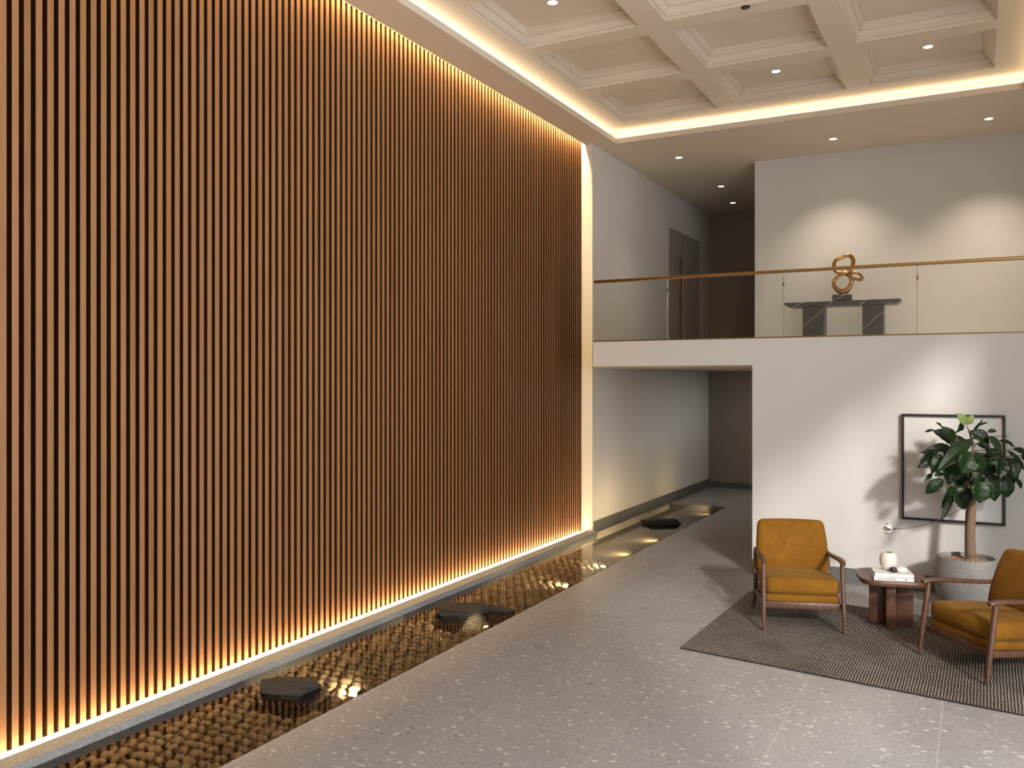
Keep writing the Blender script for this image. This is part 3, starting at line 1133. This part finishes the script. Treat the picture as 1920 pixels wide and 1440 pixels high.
zt = RUGZ + TH
def book(label, c, rz, d, z, spine=False):
    t = thing('book', label, 'book', (c[0], c[1], z), rz, 'books on the side table')
    L_, D_, H_ = d
    MB().box(-L_ / 2 + .004, L_ / 2 - .004, -D_ / 2 + .006, D_ / 2 - .003, .003, H_ - .003).build('pages', PAPER, t)
    b = MB()
    b.rbox(Vector((0, 0, .002)), (L_, D_, .004), .001, 1).rbox(Vector((0, 0, H_ - .002)), (L_, D_, .004), .001, 1)
    b.rbox(Vector((0, -D_ / 2 + .002, H_ / 2)), (L_, .004, H_), .001, 1)
    b.build('cover', COVER, t)
    if spine:
        b = MB()
        rr = random.Random(3)
        x = -L_ / 2 + .03
        while x < L_ / 2 - .16:
            w_ = rr.uniform(.006, .013)
            hh = rr.uniform(.006, .012)
            b.box(x, x + w_, -D_ / 2 - .0006, -D_ / 2, H_ / 2 - hh / 2, H_ / 2 + hh / 2)
            x += w_ + .006
        b.box(L_ / 2 - .075, L_ / 2 - .06, -D_ / 2 - .0006, -D_ / 2, H_ / 2 - .006, H_ / 2 + .005)
        b.build('spine_print', INK, t)
    return t
brz = R(12)
book('lower white book with small grey print on its spine, under the other book', (TX + .02, TY - .14), brz, (.335, .24, .034), zt, True)
book('upper white book lying on the lower one under the vase and stones', (TX + .02, TY - .125), brz + R(2), (.33, .225, .028), zt + .034)
zb = zt + .034 + .028
vz = thing('vase', 'rounded cream ceramic vase with a dark opening on the stacked books', 'vase', (TX - .015, TY - .075, zb))
prof = [(.0005, 0), (.038, 0), (.052, .010), (.072, .045), (.080, .085), (.077, .122), (.066, .150), (.052, .162), (.040, .166), (.034, .163), (.034, .152)]
MB().lathe(prof, 36).build('body', CREAM, vz, True)
MB().lathe([(.0005, .162), (.0345, .162), (.0345, .158), (.0005, .158)], 24).build('opening', NECK_SHADE, vz)  # dark disc standing for the shade inside the neck
def stone(name, label, c, dims, mat, seed, rz):
    bm = bmesh.new()
    bmesh.ops.create_icosphere(bm, subdivisions=3, radius=1)
    off = Vector((seed, seed * 2.1, 3))
    for v in bm.verts:
        e = v.co.copy()
        e = Vector([math.copysign(abs(q) ** .8, q) for q in e])
        k = 1 + .12 * noise.noise(v.co * 1.2 + off)
        v.co = Vector((e.x * dims[0] * k, e.y * dims[1] * k, e.z * dims[2]))
    o = MB().bm(bm).build(name, mat, None, True)
    o.location = c
    o.rotation_euler = (0, 0, rz)
    return tag(o, label, 'stone')
stone('stone', 'small black stone on the books beside the white stone', (TX + .035, TY - .165, zb + .024), (.030, .028, .024), BLACKST, 3, .4)
stone('stone', 'smooth white stone on the right end of the stacked books', (TX + .10, TY - .145, zb + .027), (.048, .036, .027), WHITEST, 8, .2)

# ------------------------------------------------------------------ picture frame
pf = thing('picture_frame', 'large empty square picture in a thin dark frame hung behind the plant', 'picture', (-.222, YB, 1.346), 0)
w2, h2, fw = .492, .572, .024
b = MB()
for (x0, x1, z0, z1) in ((-w2, w2, h2 - fw, h2), (-w2, w2, -h2, -h2 + fw), (-w2, -w2 + fw, -h2 + fw, h2 - fw), (w2 - fw, w2, -h2 + fw, h2 - fw)):
    b.box(x0, x1, -.06, 0, z0, z1)
b.build('frame', DARKWOOD, pf)
MB().box(-w2 + fw, w2 - fw, -.03, -.006, -h2 + fw, h2 - fw).build('canvas', CANVAS, pf)

# ------------------------------------------------------------------ potted plant
PX, PY = -.085, 9.86
pp = thing('potted_plant', 'tall rubber plant with broad dark leaves in a round grey concrete pot', 'plant', (PX, PY, 0))
prof = [(.0005, .0), (.18, .0), (.215, .02), (.272, .12), (.300, .24), (.302, .34), (.288, .43), (.268, .495), (.262, .51), (.250, .512), (.243, .50), (.245, .455), (.0005, .455)]
MB().lathe(prof, 56).build('pot', POTM, pp, True, 50)
rr = random.Random(4)
b = MB()
small = pebble_bm(55)
sv = [v.co.copy() for v in small.verts]
small.verts.index_update()
sf = [tuple(v.index for v in f.verts) for f in small.faces]
small.free()
for i in range(520):
    a, rad = rr.uniform(0, 2 * PI), .232 * math.sqrt(rr.random())
    s = rr.uniform(.008, .013)
    m = Matrix.Translation((rad * math.cos(a), rad * math.sin(a), .462 + rr.uniform(0, .012) + .012 * (1 - rad / .23))) @ Matrix.Rotation(rr.uniform(0, 6), 4, 'Z') @ Matrix.Scale(s, 4)
    b.add([m @ v for v in sv], sf)
o = b.build('clay_pebbles', GRAVEL, pp, True)
o['kind'] = 'stuff'
PT = PX * FWD.x + PY * FWD.y                     # depth of the pot axis
PO = Vector((PX, PY, 0))
def lp(cx, cy_, d=0.0):
    """crop pixel -> local point of the plant at depth offset d (towards the wall is +)"""
    u, v = 1640 + cx / 6.0, 760 + cy_ / 6.0
    return at(u, v, PT + d) - PO
# trunk and branches
tp = [lp(1080, 1700), lp(1075, 1440), lp(1090, 1240), lp(1105, 1050), lp(1110, 850), lp(1115, 700, -.01), lp(1108, 500, -.01), lp(1080, 340, -.01), lp(1035, 225, -.01)]
tp = smooth_path(tp, 5)
MB().tube(tp, lerp_list([.050, .044, .040, .034, .027, .020, .013, .010, .006], len(tp)), 12).build('trunk', BARK, pp, True)
t2 = smooth_path([lp(1045, 1690, .035), lp(1040, 1440, .035), lp(1045, 1200, .03), lp(1055, 950, .02), lp(1050, 800, .02), lp(1010, 640, .02), lp(905, 400, .02)], 5)
MB().tube(t2, lerp_list([.026, .022, .019, .016, .013, .010, .006], len(t2)), 10).build('stem', TWIG, pp, True)
leaves = [
 (905, 310, 965, 195, 115, .03), (890, 395, 750, 235, 90, -.05), (870, 435, 655, 285, 165, .04), (665, 275, 560, 302, 26, .05),
 (755, 235, 688, 190, 24, .05), (845, 470, 525, 535, 85, .02), (705, 535, 492, 700, 150, -.03), (745, 545, 640, 765, 110, -.12),
 (1085, 385, 690, 755, 120, -.15), (1010, 380, 850, 470, 130, .05), (645, 770, 560, 852, 42, -.05), (765, 835, 573, 992, 110, -.08),
 (880, 615, 830, 890, 190, .03), (950, 640, 985, 885, 190, .10), (770, 775, 665, 790, 44, -.02), (860, 905, 758, 1155, 135, -.05),
 (862, 1010, 750, 1300, 62, -.12), (890, 915, 1010, 1172, 200, -.02), (1090, 880, 985, 1045, 120, .05), (1085, 535, 975, 775, 205, -.26),
 (1115, 520, 1205, 795, 135, -.24), (1085, 290, 1290, 425, 115, -.06), (1275, 350, 1432, 545, 120, -.16), (1390, 400, 1585, 480, 52, -.02),
 (1440, 590, 1392, 822, 155, -.20), (1468, 590, 1580, 838, 155, -.17), (1500, 510, 1695, 745, 66, -.10), (1555, 490, 1720, 575, 72, -.02),
 (1455, 810, 1497, 1037, 135, -.05), (1580, 820, 1652, 942, 52, .02), (1190, 850, 1182, 1098, 195, -.22), (1300, 765, 1352, 1078, 165, -.12),
 (1175, 775, 1125, 905, 120, -.05), (1150, 430, 1310, 500, 85, .08), (1230, 555, 1335, 745, 160, .08), (1195, 725, 1300, 800, 70, -.06),
 (1270, 300, 1372, 288, 42, .08), (1105, 285, 1220, 152, 26, .06), (1160, 232, 1282, 190, 22, .08), (1120, 600, 1240, 780, 150, .10),
 (1300, 480, 1350, 620, 140, .09), (900, 470, 800, 620, 130, .09), (1000, 700, 880, 760, 120, .12), (1400, 560, 1480, 760, 130, .12),
 (1330, 640, 1250, 790, 140, .10), (1000, 860, 900, 900, 90, .12), (1640, 560, 1720, 690, 90, -.05), (1500, 700, 1560, 900, 120, .08),
]
stem_pts = tp + t2
def leaf_mesh(mb, uvs, base, tip, width, seed):
    r0 = random.Random(seed)
    L = tip - base
    ln = L.length
    view = (at(960, 710, 1) - at(960, 710, 2)).normalized()      # towards the room's front
    ax = L.normalized()
    ref = (view * 1.0 + Vector((0, 0, .55)) + RGT * r0.uniform(-.6, .6)).normalized()
    side = ax.cross(ref)
    if side.length < .2:
        side = ax.cross(Vector((0, 0, 1)))
    side.normalize()
    nrm = side.cross(ax).normalized()
    if nrm.dot(view) < 0:
        nrm = -nrm
    nl, nw = 10, 6
    vs, fs, uv = [], [], []
    fold = r0.uniform(.14, .42)
    arch = r0.uniform(.06, .16) * ln
    for i in range(nl + 1):
        s = i / nl
        prof_ = (math.sin(PI * min(1, s * .97 + .012)) ** .72) * (1.14 - .42 * s) * (1 - .35 * max(0, s - .8) / .2)
        ww = width * .5 * prof_
        for j in range(nw + 1):
            q = -1 + 2 * j / nw
            p = base + ax * (ln * s) + side * (ww * q) + nrm * (abs(q) * ww * fold + arch * math.sin(PI * s) * 1.0 - .25 * arch * s)
            p += nrm * (.004 * math.sin(s * 22 + q))
            vs.append(p)
            uv.append((q, s))
    for i in range(nl):
        for j in range(nw):
            a = i * (nw + 1) + j
            fs.append((a, a + 1, a + nw + 2, a + nw + 1))
    mb.add(vs, fs)
    uvs.extend(uv)
    return nrm
def finish_leaves(mb, uvs, name, mat):
    o = mb.build(name, mat, pp, True)
    u = o.data.uv_layers.new(name='UVMap')
    for l_ in o.data.loops:
        u.data[l_.index].uv = uvs[l_.vertex_index]
    md = o.modifiers.new('thickness', 'SOLIDIFY')
    md.thickness = .002
    return o
mb, uvs, pet = MB(), [], MB()
PXM = PT / FPX / 6.0
for i, (bx, by, tx, ty, wd, d) in enumerate(leaves):
    r0 = random.Random(i * 7 + 1)
    wall_lim = .36
    base = lp(bx, by, min(d * 1.1, .30))
    tip = lp(tx, ty, min(d * 1.1 + r0.uniform(-.10, .06), .32))
    leaf_mesh(mb, uvs, base, tip, wd * PXM * 1.32, i)
    near = min(stem_pts, key=lambda q: (q - base).length + (0 if q.z > .75 else 9))
    mid = (near + base) / 2 + Vector((0, 0, -.02))
    pts = smooth_path([near, mid, base, base + (tip - base) * .1], 4)
    pet.tube(pts, lerp_list([.0055, .004, .003, .002], len(pts)), 6)
finish_leaves(mb, uvs, 'foliage', LEAF)
pet.tube(smooth_path([lp(1290, 360, .05), lp(1400, 348, .06), lp(1510, 350, .08)], 4), .004, 6)
pet.build('petioles', TWIG, pp, True)
mb, uvs = MB(), []
leaf_mesh(mb, uvs, lp(1032, 215, -.02), lp(925, 92, -.06), 112 * PXM, 91)
leaf_mesh(mb, uvs, lp(1042, 215, -.02), lp(1110, 105, -.04), 82 * PXM, 92)
o = finish_leaves(mb, uvs, 'young_foliage', LEAFY)
o['label'] = 'two pale green young leaves at the top'
# drooping stem with a pale blossom
dp = smooth_path([lp(1000, 1150, -.04), lp(760, 1270, -.05), lp(560, 1345, -.08), lp(380, 1382, -.10), lp(215, 1390, -.12)], 6)
b = MB()
b.tube(dp, lerp_list([.004, .0035, .003, .003], len(dp)), 6)
b.build('drooping_stem', TWIG, pp, True)
c0 = lp(205, 1390, -.12)
b = MB()
b.tube([lp(232, 1391, -.12), lp(200, 1390, -.12)], [.008, .008], 8)
b.build('bud_base', BLACKST, pp, True, 40)
bl = MB()
axis = (lp(105, 1385, -.12) - c0).normalized()
s1 = axis.cross(Vector((0, 0, 1))).normalized()
s2 = axis.cross(s1)
for k in range(5):
    a = 2 * PI * k / 5
    dv = (s1 * math.cos(a) + s2 * math.sin(a))
    vs, fs = [], []
    for i in range(7):
        s = i / 6
        for j in range(5):
            q = -1 + j / 2
            wv = s1 * -math.sin(a) + s2 * math.cos(a)
            vs.append(c0 + axis * (.085 * s) + dv * (.052 * math.sin(PI * min(s, .8) / 1.3)) + wv * (q * .028 * math.sin(PI * (s * .9 + .05))))
    for i in range(6):
        for j in range(4):
            q = i * 5 + j
            fs.append((q, q + 1, q + 6, q + 5))
    bl.add(vs, fs)
o = bl.build('blossom', WHITEST, pp, True)
md = o.modifiers.new('thickness', 'SOLIDIFY')
md.thickness = .0015
o['label'] = 'pale wilting blossom at the end of the drooping stem'
